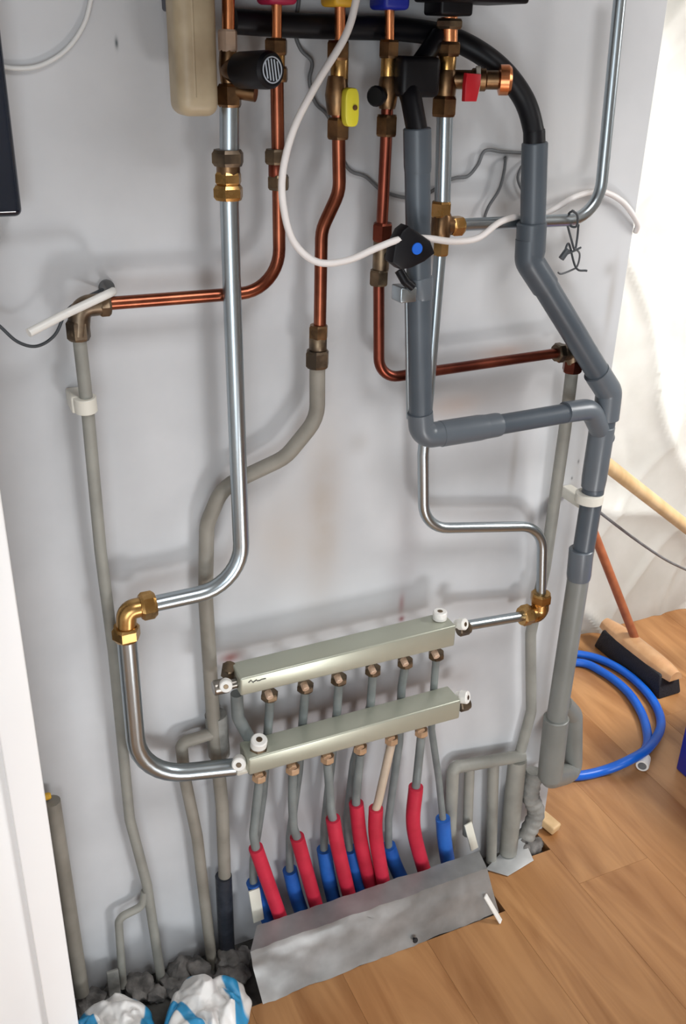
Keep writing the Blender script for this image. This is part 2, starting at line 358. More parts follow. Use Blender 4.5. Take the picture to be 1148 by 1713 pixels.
# elbow
el = [P(262, 1010, dA), P(213, 1020, dA), P(211, 1070, dA)]
tube('elbow', [P(247, 1013, dA), P(212, 1021, dA), P(211, 1058, dA)], R(17, el[0]), 'brass', a, [0, 0.014, 0], 24)
ax = D(el[1], el[0]); hexnut('nut', P(247, 1013, dA), ax, R(24, el[0]), R(26, el[0]), 'brass', a)
hexnut('nut', P(211, 1058, dA), Z, R(24, el[0]), R(26, el[0]), 'brass', a)
# safety valve outlet and its black cap
o_ = thing('relief_valve', P(410, 118, dA+0.03), 'black round valve cap with white striped emblem beside the beige vessel', 'valve')
p0 = P(384, 118, dA); p1 = P(452, 117, dA+0.075); axk = D(p0, p1)
rev('cap', P(382, 118, dA), axk, [(0.022, R(25, p0)), (0.026, R(28, p0)), (0.075, R(29, p0)), (0.082, R(28, p0)), (0.086, R(24, p0))], 'black', o_, 28)
rev('stem', P(382, 118, dA), axk, [(0.0, R(16, p0)), (0.012, R(20, p0)), (0.024, R(20, p0))], 'brass_dark', o_, 16)
ce = P(382, 118, dA)+axk*0.0862; mm = axis_mtx(ce, axk)
ring = [mm @ V((math.cos(t)*R(19, p0), math.sin(t)*R(19, p0), 0)) for t in [2*PI*k/32 for k in range(33)]]
bm = bmesh.new(); sweep(bm, ring, 0.0009, 6); em = from_bm('emblem_ring', bm, 'logo', o_)
for k in (-2, -1, 0, 1, 2):
    h = math.sqrt(19**2-(k*6)**2)*0.85
    tube('emblem_stripe', [mm @ V((R(k*6+2, p0), -R(h, p0), 0)), mm @ V((R(k*6-2, p0), R(h, p0), 0))], 0.0010, 'logo', o_, 0, 6)
tube('outlet', [P(385, 150, dA), P(428, 157, dA+0.02)], R(13, p0), 'brass_dark', o_, 0, 16)
# --- beige vessel
v0 = P(297, -40, 0.11); v1 = P(366, 196, 0.11)
ve = thing('expansion_vessel', P(331, 196, 0.11), 'flat beige metal vessel with rounded bottom hanging at the top beside the steel pipe', 'vessel')
wv = (P(366, 100, 0.11)-P(300, 100, 0.11)).length; ctr = (P(333, 100, 0.11)); zb = P(333, 196, 0.11).z
ht = 0.2; dep = 0.055
rbox('body', (ctr.x, -0.11+dep/2, zb+ht/2), (wv*1.06, dep, ht), 'beige', ve, 0.015, seg=6)
tube('seam', [V((ctr.x-wv*0.12, -0.1085, zb+0.022)), V((ctr.x-wv*0.12, -0.1085, zb+ht-0.02))], 0.0022, 'beige', ve, 0, 8)

# --- copper hot pipe with run to the left
dB = 0.055
b_ = thing('copper_pipe', P(467, 440, dB), 'copper pipe below the crimson collar turning left along the wall to a dull elbow', 'pipe')
tube('stub', [P(463, -60, dB), P(463, 70, dB)], R(9, P(463, 0, dB)), 'copper_bright', b_)
pts = [P(463, 110, dB), P(466, 300, dB), P(468, 486, dB), P(178, 508, dB)]
tube('tube', pts, R(11.5, pts[0]), 'copper', b_, [0, 0, 0.058, 0], 20)
nutpx(b_, 462, 78, dB, Z, 20, 26); collar(b_, 463, 102, dB, Z, 14, 30, 'brass'); nutpx(b_, 464, 124, dB, Z, 19, 24)
nutpx(b_, 461, 262, dB, Z, 19, 24, 'bronze'); collar(b_, 463, 284, dB, Z, 14, 26, 'copper_dark'); nutpx(b_, 466, 305, dB, Z, 19, 24, 'bronze')
tube('elbow', [P(168, 509, dB), P(134, 513, dB), P(131, 560, dB)], R(17, pts[2]), 'bronze', b_, [0, 0.016, 0], 20)
nutpx(b_, 174, 510, dB, X, 20, 20, 'bronze'); nutpx(b_, 131, 552, dB, Z, 20, 34, 'bronze')
# the painted grey continuation
dG = 0.04
g = thing('grey_pipe', P(268, 1622, 0.03), 'long grey painted pipe with cream clip running down the left to the rubble', 'pipe')
pts = [P(132, 560, dB), P(147, 690, 0.045), P(168, 920, 0.04), P(190, 1090, 0.035), P(217, 1370, 0.03), P(246, 1480, 0.03), P(270, 1640, 0.03)]
tube('tube', pts, R(11.5, pts[0]), 'painted', g, 0.05)
tube('branch', [P(243, 1490, 0.03), P(238, 1516, 0.03), P(198, 1536, 0.03), P(206, 1650, 0.03)], R(9.5, pts[0]), 'painted', g, 0.018)
pc = P(143, 676, 0.045); rev('clip_ring', pc, D(pts[1], pts[0]), [(-0.011, R(18, pc)), (-0.010, R(19, pc)), (0.010, R(19, pc)), (0.011, R(18, pc))], 'clip', g, 24)
rbox('clip_base', pc+V((-0.004, 0.022, 0)), (0.03, 0.045, 0.024), 'clip', g, 0.003)
# --- gas pipe
dC = 0.055
c = thing('gas_pipe', P(535, 400, dC), 'copper pipe with offset bend below the yellow valve handle', 'pipe')
pts = [P(566, 190, dC), P(568, 320, dC), P(538, 385, dC), P(535, 560, dC)]
tube('tube', pts, R(11.5, pts[0]), 'copper', c, [0, 0.05, 0.05, 0], 20)
tube('stub', [P(569, -60, dC), P(569, 80, dC)], R(9, pts[0]), 'copper_bright', c)
nutpx(c, 533, 555, dC, Z, 17, 24, 'brass_dark'); collar(c, 532, 577, dC, Z, 15, 28, 'bronze'); nutpx(c, 531, 600, dC, Z, 21, 30, 'bronze')
gv = thing('gas_valve', P(566, 150, dC), 'brass gas valve with oval yellow handle between two copper pipes', 'valve')
nutpx(gv, 566, 84, dC, Z, 20, 30); collar(gv, 568, 118, dC, Z, 15, 44, 'brass'); collar(gv, 564, 160, dC, Z, 17, 60, 'brass_dark', 'valve_body', 1.2); nutpx(gv, 566, 215, dC, Z, 20, 34)
hp = P(590, 180, dC+0.03); hh = R(31, hp); hw = R(13, hp)
ol = []
for k in range(24):
    t = 2*PI*k/24; sx = math.copysign(abs(math.cos(t))**0.55, math.cos(t)); sz = math.copysign(abs(math.sin(t))**0.6, math.sin(t))
    ol.append(hp+V((sx*hw+sz*R(-0.5, hp), 0, sz*hh*0.98)))
hd = round_slab('handle', ol, V((0, 0.016, 0)), 'yellow', gv, 0.0025)
rev('handle_screw', hp+V((0.003, -0.001, 0)), OUT, [(0, 0.0035), (0.001, 0.0035)], 'brass_dark', hd, 10)
rev('valve_stem', P(572, 160, dC), (hp-P(572, 160, dC)), [(0, 0.008), (0.02, 0.008)], 'black', gv, 12)
g2 = thing('grey_pipe', P(380, 1600, 0.03), 'thick grey painted pipe sweeping left below the gas pipe and down behind both manifold ends', 'pipe')
pts = [P(531, 605, dC), P(531, 700, 0.05), P(478, 765, 0.045), P(372, 815, 0.035), P(346, 878, 0.03), P(344, 1000, 0.03), P(356, 1190, 0.03), P(372, 1350, 0.03), P(381, 1610, 0.03)]
tube('tube', pts, [R(14, pts[0])]*1 if False else R(13.5, pts[0]), 'painted_warm', g2, 0.06, 20)
tube('branch', [P(358, 1226, 0.03), P(303, 1243, 0.03), P(309, 1300, 0.03), P(330, 1400, 0.03), P(357, 1630, 0.03)], R(12, pts[0]), 'painted_warm', g2, 0.012)
tp0, tp1 = P(374, 1465, 0.03), P(380, 1598, 0.03)
tube('black_wrap', [tp0, (tp0*2+tp1)/3, tp1], R(16.5, pts[5]), 'tape', g2, 0)
tube('render_patch', [P(361, 1195, 0.022), P(367, 1262, 0.022)], R(20, pts[5]), 'plaster', g2, 0)

# --- copper cold pipe
dD = 0.05
d_ = thing('copper_pipe', P(636, 500, dD), 'dark copper pipe below the blue collar turning right behind the grey drain', 'pipe')
tube('stub', [P(652, -60, dD), P(652, 85, dD)], R(8.5, P(652, 0, dD)), 'copper_bright', d_)
pts = [P(650, 120, dD), P(646, 240, dD), P(634, 480, dD), P(634, 634, dD), P(944, 589, dD)]
tube('tube', pts, R(10.5, pts[0]), 'copper_dark', d_, [0, 0, 0, 0.035, 0], 20)
nutpx(d_, 651, 82, dD, Z, 18, 28); collar(d_, 650, 112, dD, Z, 13, 40, 'brass'); collar(d_, 649, 155, dD, Z, 15, 50, 'brass_dark', 'valve_body', 1.15); nutpx(d_, 647, 210, dD, Z, 19, 34)
rev('black_knob', P(640, 160, dD), V((-1, -0.9, 0)), [(0.0, 0.008), (0.012, 0.012), (0.024, 0.0135), (0.028, 0.011)], 'black', d_, 16)
nutpx(d_, 640, 388, dD, Z, 18, 30, 'copper_dark'); collar(d_, 638, 425, dD, Z, 14, 60, 'bronze', 'valve_body'); nutpx(d_, 634, 464, dD, Z, 17, 26, 'bronze')
tube('elbow', [P(932, 591, dD), P(957, 588, dD), P(958, 620, dD)], R(14, pts[4]), 'bronze', d_, [0, 0.012, 0], 16)
nutpx(d_, 936, 590, dD, X, 17, 16, 'bronze'); nutpx(d_, 958, 612, dD, Z, 17, 22, 'copper_dark')
g3 = thing('grey_pipe', P(880, 1260, 0.03), 'slim grey painted pipe at the right running down behind the brass elbow', 'pipe')
pts = [P(958, 615, dD), P(945, 720, 0.042), P(912, 950, 0.03), P(888, 1060, 0.025), P(889, 1190, 0.025), P(868, 1268, 0.025)]
tube('tube', pts, R(10.5, pts[1]), 'painted', g3, 0.04)
# filling tap handle with the blue dot
tk = thing('filling_tap', P(660, 420, dD), 'black wedge-shaped tap handle with blue dot in front of grey drain pipe', 'valve')
s0 = P(645, 425, dD); s1 = P(690, 425, 0.155)
tube('spindle', [s0, P(668, 440, 0.10), s1], 0.008, 'black', tk, 0, 12)
pp = [(657, 440), (661, 412), (674, 386), (684, 378), (700, 388), (722, 404), (729, 424), (712, 438), (690, 449), (672, 452)]
round_slab('handle', [P(x, y, 0.165) for x, y in pp], V((0, 0.026, 0)), 'black', tk, 0.004)
q = P(698, 416, 0.1655); rev('blue_dot', q, OUT, [(0, R(10, q)), (0.0012, R(9.5, q))], 'blue_dot', tk, 20)
rbox('bracket', P(676, 490, 0.11), (0.026, 0.03, 0.022), 'steel', tk, 0.002)
lumpy = tube('hook', [P(668, 452, 0.12), P(678, 470, 0.125), P(690, 480, 0.125)], 0.007, 'black', tk, 0.006, 12)

# --- right steel pipe
dE = 0.055
e_ = thing('steel_pipe', P(735, 500, dE), 'slim steel pipe behind the grey drain dropping in an S-bend to the upper manifold', 'pipe')
tube('copper_stub', [P(752, 28, dE), P(752, 82, dE)], R(14, P(752, 60, dE)), 'copper_bright', e_)
pts = [P(742, 180, dE), P(741, 340, dE)]
rE = R(11.5, pts[0])
tube('upper_tube', [P(745, 170, dE), P(740, 350, dE)], R(14, pts[0]), 'steel', e_, 0, 20)
pts = [P(738, 405, dE), P(708, 760, dE), P(709, 884, dE), P(908, 880, dE), P(905, 1005, dE)]
tube('tube', pts, rE*0.98, 'steel', e_, [0, 0, 0.062, 0.065, 0], 20)
nutpx(e_, 752, 40, dE, Z, 24, 16, 'bronze')
nutpx(e_, 750, 82, dE, Z, 22, 22, 'brass_dark'); collar(e_, 748, 108, dE, Z, 15, 40, 'brass', 'fitting_body')
collar(e_, 746, 142, dE, Z, 17, 46, 'brass_dark', 'fitting_body', 1.1); nutpx(e_, 743, 178, dE, Z, 22, 32, 'brass_dark')
nutpx(e_, 738, 350, dE, Z, 18, 26, 'brass'); collar(e_, 738, 378, dE, Z, 17, 40, 'brass_dark', 'tee_body')
tube('tee_outlet', [P(738, 378, dE), P(768, 377, dE)], R(14, pts[0]), 'brass_dark', e_, 0); nutpx(e_, 764, 378, dE, X, 17, 22, 'brass'); nutpx(e_, 738, 414, dE, Z, 14, 26, 'brass')
pe = [P(872, 1031, dE), P(903, 1026, dE), P(905, 996, dE)]
tube('elbow', pe, R(15, pe[1]), 'brass', e_, [0, 0.012, 0], 20)
hexnut('nut', P(880, 1029, dE), X, R(18, pe[0]), R(20, pe[0]), 'brass', e_); hexnut('nut', P(905, 1000, dE), Z, R(18, pe[0]), R(20, pe[0]), 'brass', e_)
tube('manifold_tube', [P(878, 1030, dE), P(778, 1047, 0.065)], rE, 'steel', e_, 0, 20)
# drain cock with red lever
dc = thing('drain_valve', P(790, 130, dE), 'brass drain valve with small red lever and round brass end cap', 'valve')
p = P(752, 133, dE); axd = D(P(752, 133, dE), P(845, 134, dE+0.035)); 
rev('body', p, axd, [(0.0, R(15, p)), (0.03, R(15, p)), (0.032, R(18, p)), (0.05, R(18, p)), (0.052, R(15, p)), (0.075, R(15, p))], 'brass_dark', dc, 20)
rev('white_collar', p, axd, [(0.036, R(21, p)), (0.042, R(21, p))], 'clip', dc, 20)
rev('end_cap', p, axd, [(0.068, R(18, p)), (0.070, R(24, p)), (0.082, R(24, p)), (0.086, R(20, p)), (0.088, R(8, p))], 'copper_bright', dc, 20)
lv = [(782, 122), (806, 124), (805, 140), (798, 170), (778, 170), (779, 142)]
round_slab('lever', [P(x, y, 0.095) for x, y in lv], V((0, 0.01, 0)), 'red_plastic', dc, 0.002)
# upper right steel branch
e2 = thing('steel_pipe', P(960, 368, dE), 'slim steel pipe from the brass tee turning up along the right edge of the board', 'pipe')
pts = [P(772, 376, dE), P(1001, 366, dE), P(1040, -30, dE)]
tube('tube', pts, R(10.5, pts[0]), 'steel', e2, [0, 0.055, 0], 20)

# --- drains in grey pvc
dp = 0.10
s_ = thing('drain_pipe', P(705, 730, dp), 'dark grey plastic drain from the black trap turning right to the tall drain', 'pipe')
rP = R(20.5, P(700, 500, dp))
tube('tube', [P(698, 250, dp), P(704, 700, dp)], rP, 'pvc', s_, 0, 28)
def socket(pa, x0, y0, x1, y1, d, rpx, m='pvc_fit', d1=None, name='socket'):
    a, b = P(x0, y0, d), P(x1, y1, d1 if d1 is not None else d); l = (b-a).length; r = R(rpx, P((x0+x1)/2, (y0+y1)/2, d))
    return rev(name, a, b-a, [(0, r*0.93), (0.0015, r), (l*0.85, r), (l-0.001, r*0.95), (l, r*0.88)], m, pa, 28)
socket(s_, 698, 214, 699, 290, dp, 23.5, 'pvc'); socket(s_, 702, 462, 703, 500, dp, 22, 'pvc_fit')
el = [P(703, 690, dp), P(706, 730, dp), P(748, 724, dp)]
tube('elbow', el, rP*1.12, 'pvc_fit', s_, [0, 0.03, 0], 28)
socket(s_, 736, 726, 812, 714, dp, 22, 'pvc_fit'); socket(s_, 790, 718, 836, 710, dp, 20.5, 'pvc_fit')
tube('horizontal_tube', [P(780, 720, dp), P(960, 689, dp)], rP*0.93, 'pvc', s_, 0, 24)
tube('branch_elbow', [P(945, 690, dp), P(988, 684, dp-0.005), P(1012, 735, dp-0.015)], rP*1.02, 'pvc_fit', s_, [0, 0.035, 0], 24)
tube('reflective_strip', [P(681, 500, dp-0.02), P(684, 700, dp-0.02)], 0.004, 'steel', s_, 0, 8)
dq = 0.085
t_ = thing('drain_pipe', P(930, 1300, dq), 'tall grey plastic drain stepping down the right edge with white clip', 'pipe')
socket(t_, 895, 238, 891, 400, dq, 21.5, 'pvc')
socket(t_, 890, 372, 887, 430, dq, 25, 'pvc')
tube('bend', [P(887, 400, dq), P(885, 436, dq), P(912, 478, dq)], R(24, P(887, 430, dq)), 'pvc', t_, [0, 0.02, 0], 24)
tube('diagonal_tube', [P(898, 455, dq), P(1016, 648, dq)], R(20.5, P(950, 560, dq)), 'pvc', t_, 0, 24)
tube('bend', [P(998, 622, dq), P(1019, 655, dq), P(1014, 700, dq)], R(22, P(1010, 650, dq)), 'pvc_fit', t_, [0, 0.02, 0], 24)
tube('tube', [P(1018, 660, dq), P(974, 935, dq)], R(18.5, P(1000, 800, dq)), 'pvc', t_, 0, 24)
socket(t_, 1008, 712, 992, 815, dq, 21, 'pvc_fit', name='branch_socket')
socket(t_, 973, 918, 968, 968, dq, 20.5, 'pvc_fit')
tube('lower_tube', [P(972, 940, dq), P(927, 1230, dq)], R(17.5, P(950, 1100, dq)), 'pvc_light', t_, 0, 24)
socket(t_, 931, 1200, 920, 1300, dq, 21, 'pvc_light')
tube('trap_bend', [P(921, 1270, dq), P(920, 1302, dq), P(945, 1296, dq-0.06), P(958, 1288, dq-0.085), P(958, 1195, dq-0.085), P(940, 1176, dq-0.07)], R(17.5, P(940, 1280, dq)), 'pvc_light', t_, 0.03, 20)
pc = P(986, 832, dq); rev('clip_ring', pc, D(P(974, 935, dq), P(1000, 780, dq)), [(-0.009, R(22, pc)), (-0.008, R(23.5, pc)), (0.008, R(23.5, pc)), (0.009, R(22, pc))], 'clip', t_, 24)
rbox('clip_base', (P(962, 830, 0.03)), (0.024, 0.06, 0.022), 'clip', t_, 0.003)
# black trap and hose
tr = thing('condensate_trap', P(690, 160, 0.07), 'black plastic condensate trap with stub feeding the grey drain', 'trap')
b0 = P(692, 128, 0.06); rbox('body', b0, (R(74, b0), 0.05, R(62, b0)), 'black', tr, 0.008)
tube('outlet', [P(680, 140, 0.065), P(688, 165, 0.08), P(699, 225, dp)], R(18, b0), 'black', tr, 0.02)
tube('inlet', [P(700, 110, 0.06), P(735, 60, 0.045)], R(16, b0), 'black', tr, 0)
bh = thing('black_hose', P(897, 245, dq), 'thick black hose sweeping across behind the copper stubs into the tall drain', 'hose')
pts = [P(392, 36, 0.021), P(480, 42, 0.021), P(580, 46, 0.021), P(680, 50, 0.021), P(760, 66, 0.023), P(830, 108, 0.05), P(876, 165, 0.07), P(894, 225, dq), P(894, 262, dq)]
pth = catmull(pts, 26); bm = bmesh.new(); r0_ = R(18.5, pts[3])
sweep(bm, pth, [r0_]*len(pth), 20); from_bm('hose_body', bm, 'black', bh, True, 60)
rev('end_cuff', P(894, 222, dq), D(P(894, 222, dq), P(894, 250, dq)), [(-0.004, r0_*1.02), (0, r0_*1.06), (0.02, r0_*1.06)], 'black', bh, 20)

# --- boiler above the frame
bo = thing('boiler', V((0.57, -0.2, 1.72)), 'dark underside of the wall-hung boiler at the top edge with coloured collars', 'boiler')
rbox('casing', (0.575, -0.19, 2.05), (0.47, 0.34, 0.6), 'navy', bo, 0.012)
p = P(858, 8, 0.1); rbox('bottom_cover', (p.x-0.06, -0.09, p.z+0.05), (0.12, 0.10, 0.10), 'black', bo, 0.004)
p = P(752, 20, dE); rbox('pump_foot', (p.x-0.005, -0.06, p.z+0.03), (0.05, 0.05, 0.07), 'black', bo, 0.004)
p = P(288, 18, 0.07); rbox('side_flange', (p.x+0.015, -0.05, p.z+0.05), (0.03, 0.06, 0.1), 'navy', bo, 0.004)
for x, y, d, wpx, m in ((463, 8, dB, 26, 'red_collar'), (569, 12, dC, 24, 'amber'), (651, 17, dD, 24, 'blue_plastic')):
    p = P(x, y, d); rbox('pipe_collar', p+V((0, 0, 0.035)), (R(wpx*2, p), 0.05, 0.07), m, bo, 0.006)

# ------------------------------------------------------------------ manifolds
def manifold(name, label, fl_, fr_, zt, zb_, dep, plugs, outs, oz):
    """fl_/fr_: x of the left and right end of the front face; zt/zb_ heights of its top and bottom"""
    t = thing(name, V(((fl_[0]+fr_[0])/2, -0.075, (zb_[0]+zb_[1])/2)), label, 'manifold')
    yf = -0.105; yb = yf+dep
    bm = bmesh.new()
    vs = []
    for x, a, b in ((fl_[0], zt[0], zb_[0]), (fr_[0], zt[1], zb_[1])):
        vs.append([bm.verts.new(c_) for c_ in (V((x, yf, a)), V((x, yf, b)), V((x, yb, b)), V((x, yb, a)))])
    A, B = vs
    for k in range(4): bm.faces.new((A[k], A[(k+1) % 4], B[(k+1) % 4], B[k]))
    bm.faces.new(A[::-1]); bm.faces.new(B)
    bmesh.ops.bevel(bm, geom=list(bm.edges), offset=0.0035, segments=3, profile=0.5, affect='EDGES')
    from_bm('body', bm, 'manifold', t, True, 30)
    return t
z1 = P(405, 1136, .105).z; dpt = 0.05
ml = P(402, 1136, .105); mr_ = P(764, 1046, .105)
m1 = manifold('heating_manifold', 'upper champagne metal heating manifold with small printed mark on its left front', (ml.x, 0), (mr_.x, 0), (ml.z, mr_.z), (P(404, 1165, .105).z, P(756, 1082, .105).z), dpt, None, None, None)
nl = P(416, 1270, .105); nr = P(772, 1171, .105)
m2 = manifold('heating_manifold', 'lower champagne metal heating manifold above the red and blue sleeves', (nl.x, 0), (nr.x, 0), (nl.z, nr.z), (P(413, 1299, .105).z, P(762, 1204, .105).z), dpt, None, None, None)
def plug(pa, px, py, d, axis, rpx=11, m='white', name='white_plug'):
    p = P(px, py, d); r = R(rpx, p); ax = Vector(axis).normalized()
    o = rev(name, p, ax, [(-r*1.2, r*0.75), (-r*0.5, r*0.8), (-r*0.45, r), (r*0.6, r), (r*0.75, r*0.85)], m, pa, 20)
    rev('recess', p, ax, [(r*0.75, r*0.4), (r*0.78, r*0.35)], 'bronze', o, 12)
    return o
# ends and bleed plugs
p = P(380, 1146, 0.085); rev('end_valve', p+V((-0.012, 0, 0)), X, [(-0.012, R(11, p)), (-0.01, R(13, p)), (0.012, R(13, p)), (0.014, R(9, p)), (0.036, R(9, p))], 'steel_nut', m1, 16)
plug(m1, 378, 1146, 0.105, V((-0.3, -1, 0.3)), 11)
hexnut('end_nut', P(383, 1122, 0.06), V((0, -0.4, 1)), R(14, p), R(24, p), 'bronze', m1)
plug(m1, 736, 1030, 0.075, Z, 12); hexnut('plug_base', P(737, 1041, 0.075), Z, R(15, p), R(10, p), 'bronze', m1)
plug(m1, 773, 1044, 0.08, V((0.5, -1, 0.4)), 10); hexnut('end_nut', P(776, 1052, 0.07), X, R(13, p), R(24, p), 'bronze', m1)
plug(m2, 400, 1276, 0.09, V((-0.4, -1, 0.3)), 12); hexnut('end_nut', P(406, 1283, 0.08), X, R(13, p), R(26, p), 'clip', m2)
plug(m2, 433, 1243, 0.085, V((0, -0.3, 1)), 14); hexnut('plug_base', P(433, 1254, 0.085), Z, R(17, p), R(12, p), 'bronze', m2)
plug(m2, 776, 1166, 0.09, V((0.8, -1, 0.3)), 11); hexnut('end_nut', P(776, 1178, 0.08), X, R(14, p), R(22, p), 'bronze', m2)
# printed mark, thin raised lettering strokes
for (xa, ya, xb, yb_) in ((416, 1142, 420, 1138), (420, 1138, 424, 1142), (424, 1141, 430, 1137), (430, 1139, 436, 1138), (436, 1137, 445, 1135)):
    tube('printed_mark', [P(xa, ya, .1055), P(xb, yb_, .1055)], 0.0009, 'ink', m1, 0, 6)
# outlets
O1 = [(451, 1163), (511, 1149), (567, 1136), (624, 1121), (678, 1108), (730, 1095)]
O2 = [(434, 1301), (490, 1288), (548, 1270), (603, 1254), (655, 1239), (705, 1226)]
for (x, y) in O1:
    hexnut('outlet_nut', P(x, y, 0.075), Z, R(16, p), R(14, p), 'bronze', m1)
    q = P(x+1, y+4, 0.098); rev('adjuster', q, V((0, -1, -0.5)), [(-0.012, R(6.5, p)), (0, R(6.5, p)), (0.001, R(5.5, p))], 'peach', m1, 8)
for (x, y) in O2:
    hexnut('outlet_nut', P(x, y-2, 0.075), Z, R(14, p), R(14, p), 'tan', m2)
    q = P(x, y-3, 0.098); rev('adjuster', q, V((0, -1, -0.5)), [(-0.012, R(8.5, p)), (0, R(8.5, p)), (0.001, R(7.5, p))], 'tan', m2, 6)
# circuit pipes: return loops come from the upper manifold and pass behind the lower one to blue sleeves; flow loops drop to red sleeves
WH = ['leftmost', 'second from left', 'third from left', 'third from right', 'second from right', 'rightmost']
rp = R(8.5, p)
blue = [[(452, 1168, .07), (450, 1200, .05), (440, 1330, .04), (424, 1440, .04), (424, 1475, .04), (452, 1545, .045)],
        [(511, 1155, .07), (508, 1190, .05), (500, 1290, .035), (485, 1400, .035), (485, 1455, .035), (506, 1530, .04)],
        [(567, 1142, .07), (564, 1190, .05), (553, 1290, .035), (543, 1380, .035), (542, 1420, .035), (560, 1512, .04)],
        [(624, 1127, .07), (620, 1180, .05), (592, 1275, .035), (580, 1370, .035), (585, 1420, .035), (606, 1495, .04)],
        [(678, 1114, .07), (672, 1150, .05), (668, 1242, .035), (650, 1370, .035), (650, 1415, .035), (674, 1475, .04)],
        [(730, 1101, .07), (726, 1150, .05), (722, 1219, .04), (735, 1310, .04), (741, 1369, .055), (750, 1445, .06)]]
red = [[(434, 1306, .075), (430, 1340, .075), (424, 1396, .08), (428, 1418, .08), (474, 1548, .07)],
       [(490, 1293, .075), (489, 1340, .075), (491, 1385, .075), (497, 1400, .075), (532, 1525, .06)],
       [(548, 1276, .075), (552, 1330, .075), (554, 1356, .08), (557, 1369, .08), (566, 1420, .08), (586, 1505, .06)],
       [(603, 1260, .075), (598, 1310, .07), (596, 1334, .065), (596, 1344, .065), (604, 1410, .065), (622, 1490, .048)],
       [(655, 1244, .075), (640, 1310, .08), (633, 1342, .08), (629, 1352, .08), (629, 1400, .08), (643, 1485, .07)],
       [(705, 1231, .075), (700, 1280, .075), (697, 1308, .08), (696, 1316, .08), (692, 1384, .08), (712, 1465, .06)]]
for i, pl in enumerate(blue):
    t = thing('circuit_pipe', P(*pl[-1]), '%s grey return pipe from the upper manifold, with blue sleeve at its foot' % WH[i], 'pipe', 'return pipes of the floor heating')
    pp = [P(*q) for q in pl]
    tube('tube', pp[:-1]+[pp[-2]*0.5+pp[-1]*0.5], rp*(0.85 if i == 5 else 0.95), 'alupex_beige' if i == 9 else 'alupex', t, 0.05, 14)
    bm = bmesh.new(); sweep(bm, catmull([pp[-2], pp[-2]*0.5+pp[-1]*0.5+V((-0.002, 0, 0)), pp[-1]], 6), R(12, pp[-1]), 16); from_bm('blue_sleeve', bm, 'blue', t, True, 50)
for i, pl in enumerate(red):
    t = thing('circuit_pipe', P(*pl[-1]), '%s supply pipe from the lower manifold, with red sleeve at its foot' % WH[i], 'pipe', 'supply pipes of the floor heating')
    pp = [P(*q) for q in pl]; k0 = 3
    tube('tube', pp[:k0+1]+[pp[k0]*0.6+pp[k0+1]*0.4], rp, 'alupex_beige' if i == 4 else 'alupex', t, 0.05, 14)
    sl = catmull(pp[k0:], 8); rs = R(11.5, pp[-1])
    bm = bmesh.new(); sweep(bm, sl, rs, 18); from_bm('red_sleeve', bm, 'red', t, True, 50)
# grey down pipe at the left end of the upper manifold
t = thing('drain_elbow', P(410, 1240, 0.05), 'wide grey-green pipe linking the left ends of both manifolds', 'pipe')
tube('tube', [P(396, 1160, 0.06), P(398, 1200, 0.055), P(420, 1240, 0.05), P(424, 1290, 0.045)], R(11, p), 'alupex', t, 0.03)

# ------------------------------------------------------------------ grey pipes in the lower right corner
gr = thing('grey_pipe', P(860, 1270, 0.03), 'grey cement-smeared pipe rack with four drops beside the right end of metal cover', 'pipe')
rr_ = R(10, P(800, 1300, 0.03))
tube('header', [P(752, 1420, 0.03), P(758, 1284, 0.03), P(875, 1264, 0.03)], rr_*1.05, 'painted', gr, [0, 0.012, 0])
for a_, b2, k in (((786, 1282), (782, 1395), 0.85), ((826, 1276), (822, 1440), 0.95), ((866, 1270), (850, 1425), 1.6)):
    tube('drop', [P(a_[0], a_[1], 0.03), P(b2[0], b2[1], 0.035)], rr_*k, 'painted', gr, 0)
rc = thing('corrugated_conduit', P(885, 1380, 0.04), 'short grey bent conduit stub beneath the drain trap', 'conduit')
pth = catmull([P(895, 1290, 0.03), P(888, 1330, 0.035), P(897, 1360, 0.045), P(880, 1400, 0.05)], 14); bm = bmesh.new()
sweep(bm, pth, [rr_*1.5*(1+0.06*math.sin(i*1.57)) for i in range(len(pth))], 16); from_bm('ribbed_tube', bm, 'plaster', rc, True, 60)

# ------------------------------------------------------------------ metal cover over the floor slot
zc = 0.12
def strip(pxs, d0, nseg=40):
    pass
cv = thing('metal_cover', V((0.66, -0.15, 0)), 'bent galvanised sheet cover over the floor slot below the coloured sleeves', 'cover')
lpf = [F(430, 1548, zc), F(419, 1592, zc-0.004), F(424, 1622, 0.075), F(440, 1680, 0.001)]
rpf = [F(802, 1424, zc), F(815, 1452, zc-0.004), F(822, 1480, 0.075), F(835, 1526, 0.001)]
bm = bmesh.new(); nx = 44; rows = []
def prof_at(s, prf):
    n = len(prf)-1; x = s*n; i = min(int(x), n-1); return prf[i].lerp(prf[i+1], x-i)
npf = 18
for i in range(nx+1):
    u = i/nx; row = []
    for j in range(npf+1):
        s = j/npf; q = prof_at(s, lpf).lerp(prof_at(s, rpf), u)
        wob = 0.003*noise.noise(V((u*9, s*4, 1.0))) + 0.0015*noise.noise(V((u*26, s*9, 5.0)))
        q = q+V((0, wob, wob*0.5)); 
        if j == npf: q.z = max(0.0008, q.z); q.y += 0.002*noise.noise(V((u*30, 0, 0)))
        row.append(bm.verts.new(q))
    rows.append(row)
for a_, b2 in zip(rows, rows[1:]):
    for j in range(npf): bm.faces.new((a_[j], a_[j+1], b2[j+1], b2[j]))
ret = bmesh.ops.solidify(bm, geom=list(bm.faces), thickness=0.0012)
from_bm('sheet', bm, 'sheet', cv, True, 35)
q = F(694, 1572, 0.02); rev('screw', q, V((0, -1, 0.4)), [(-0.004, 0.003), (0.002, 0.003), (0.003, 0.006), (0.0045, 0.005)], 'black', cv, 10)
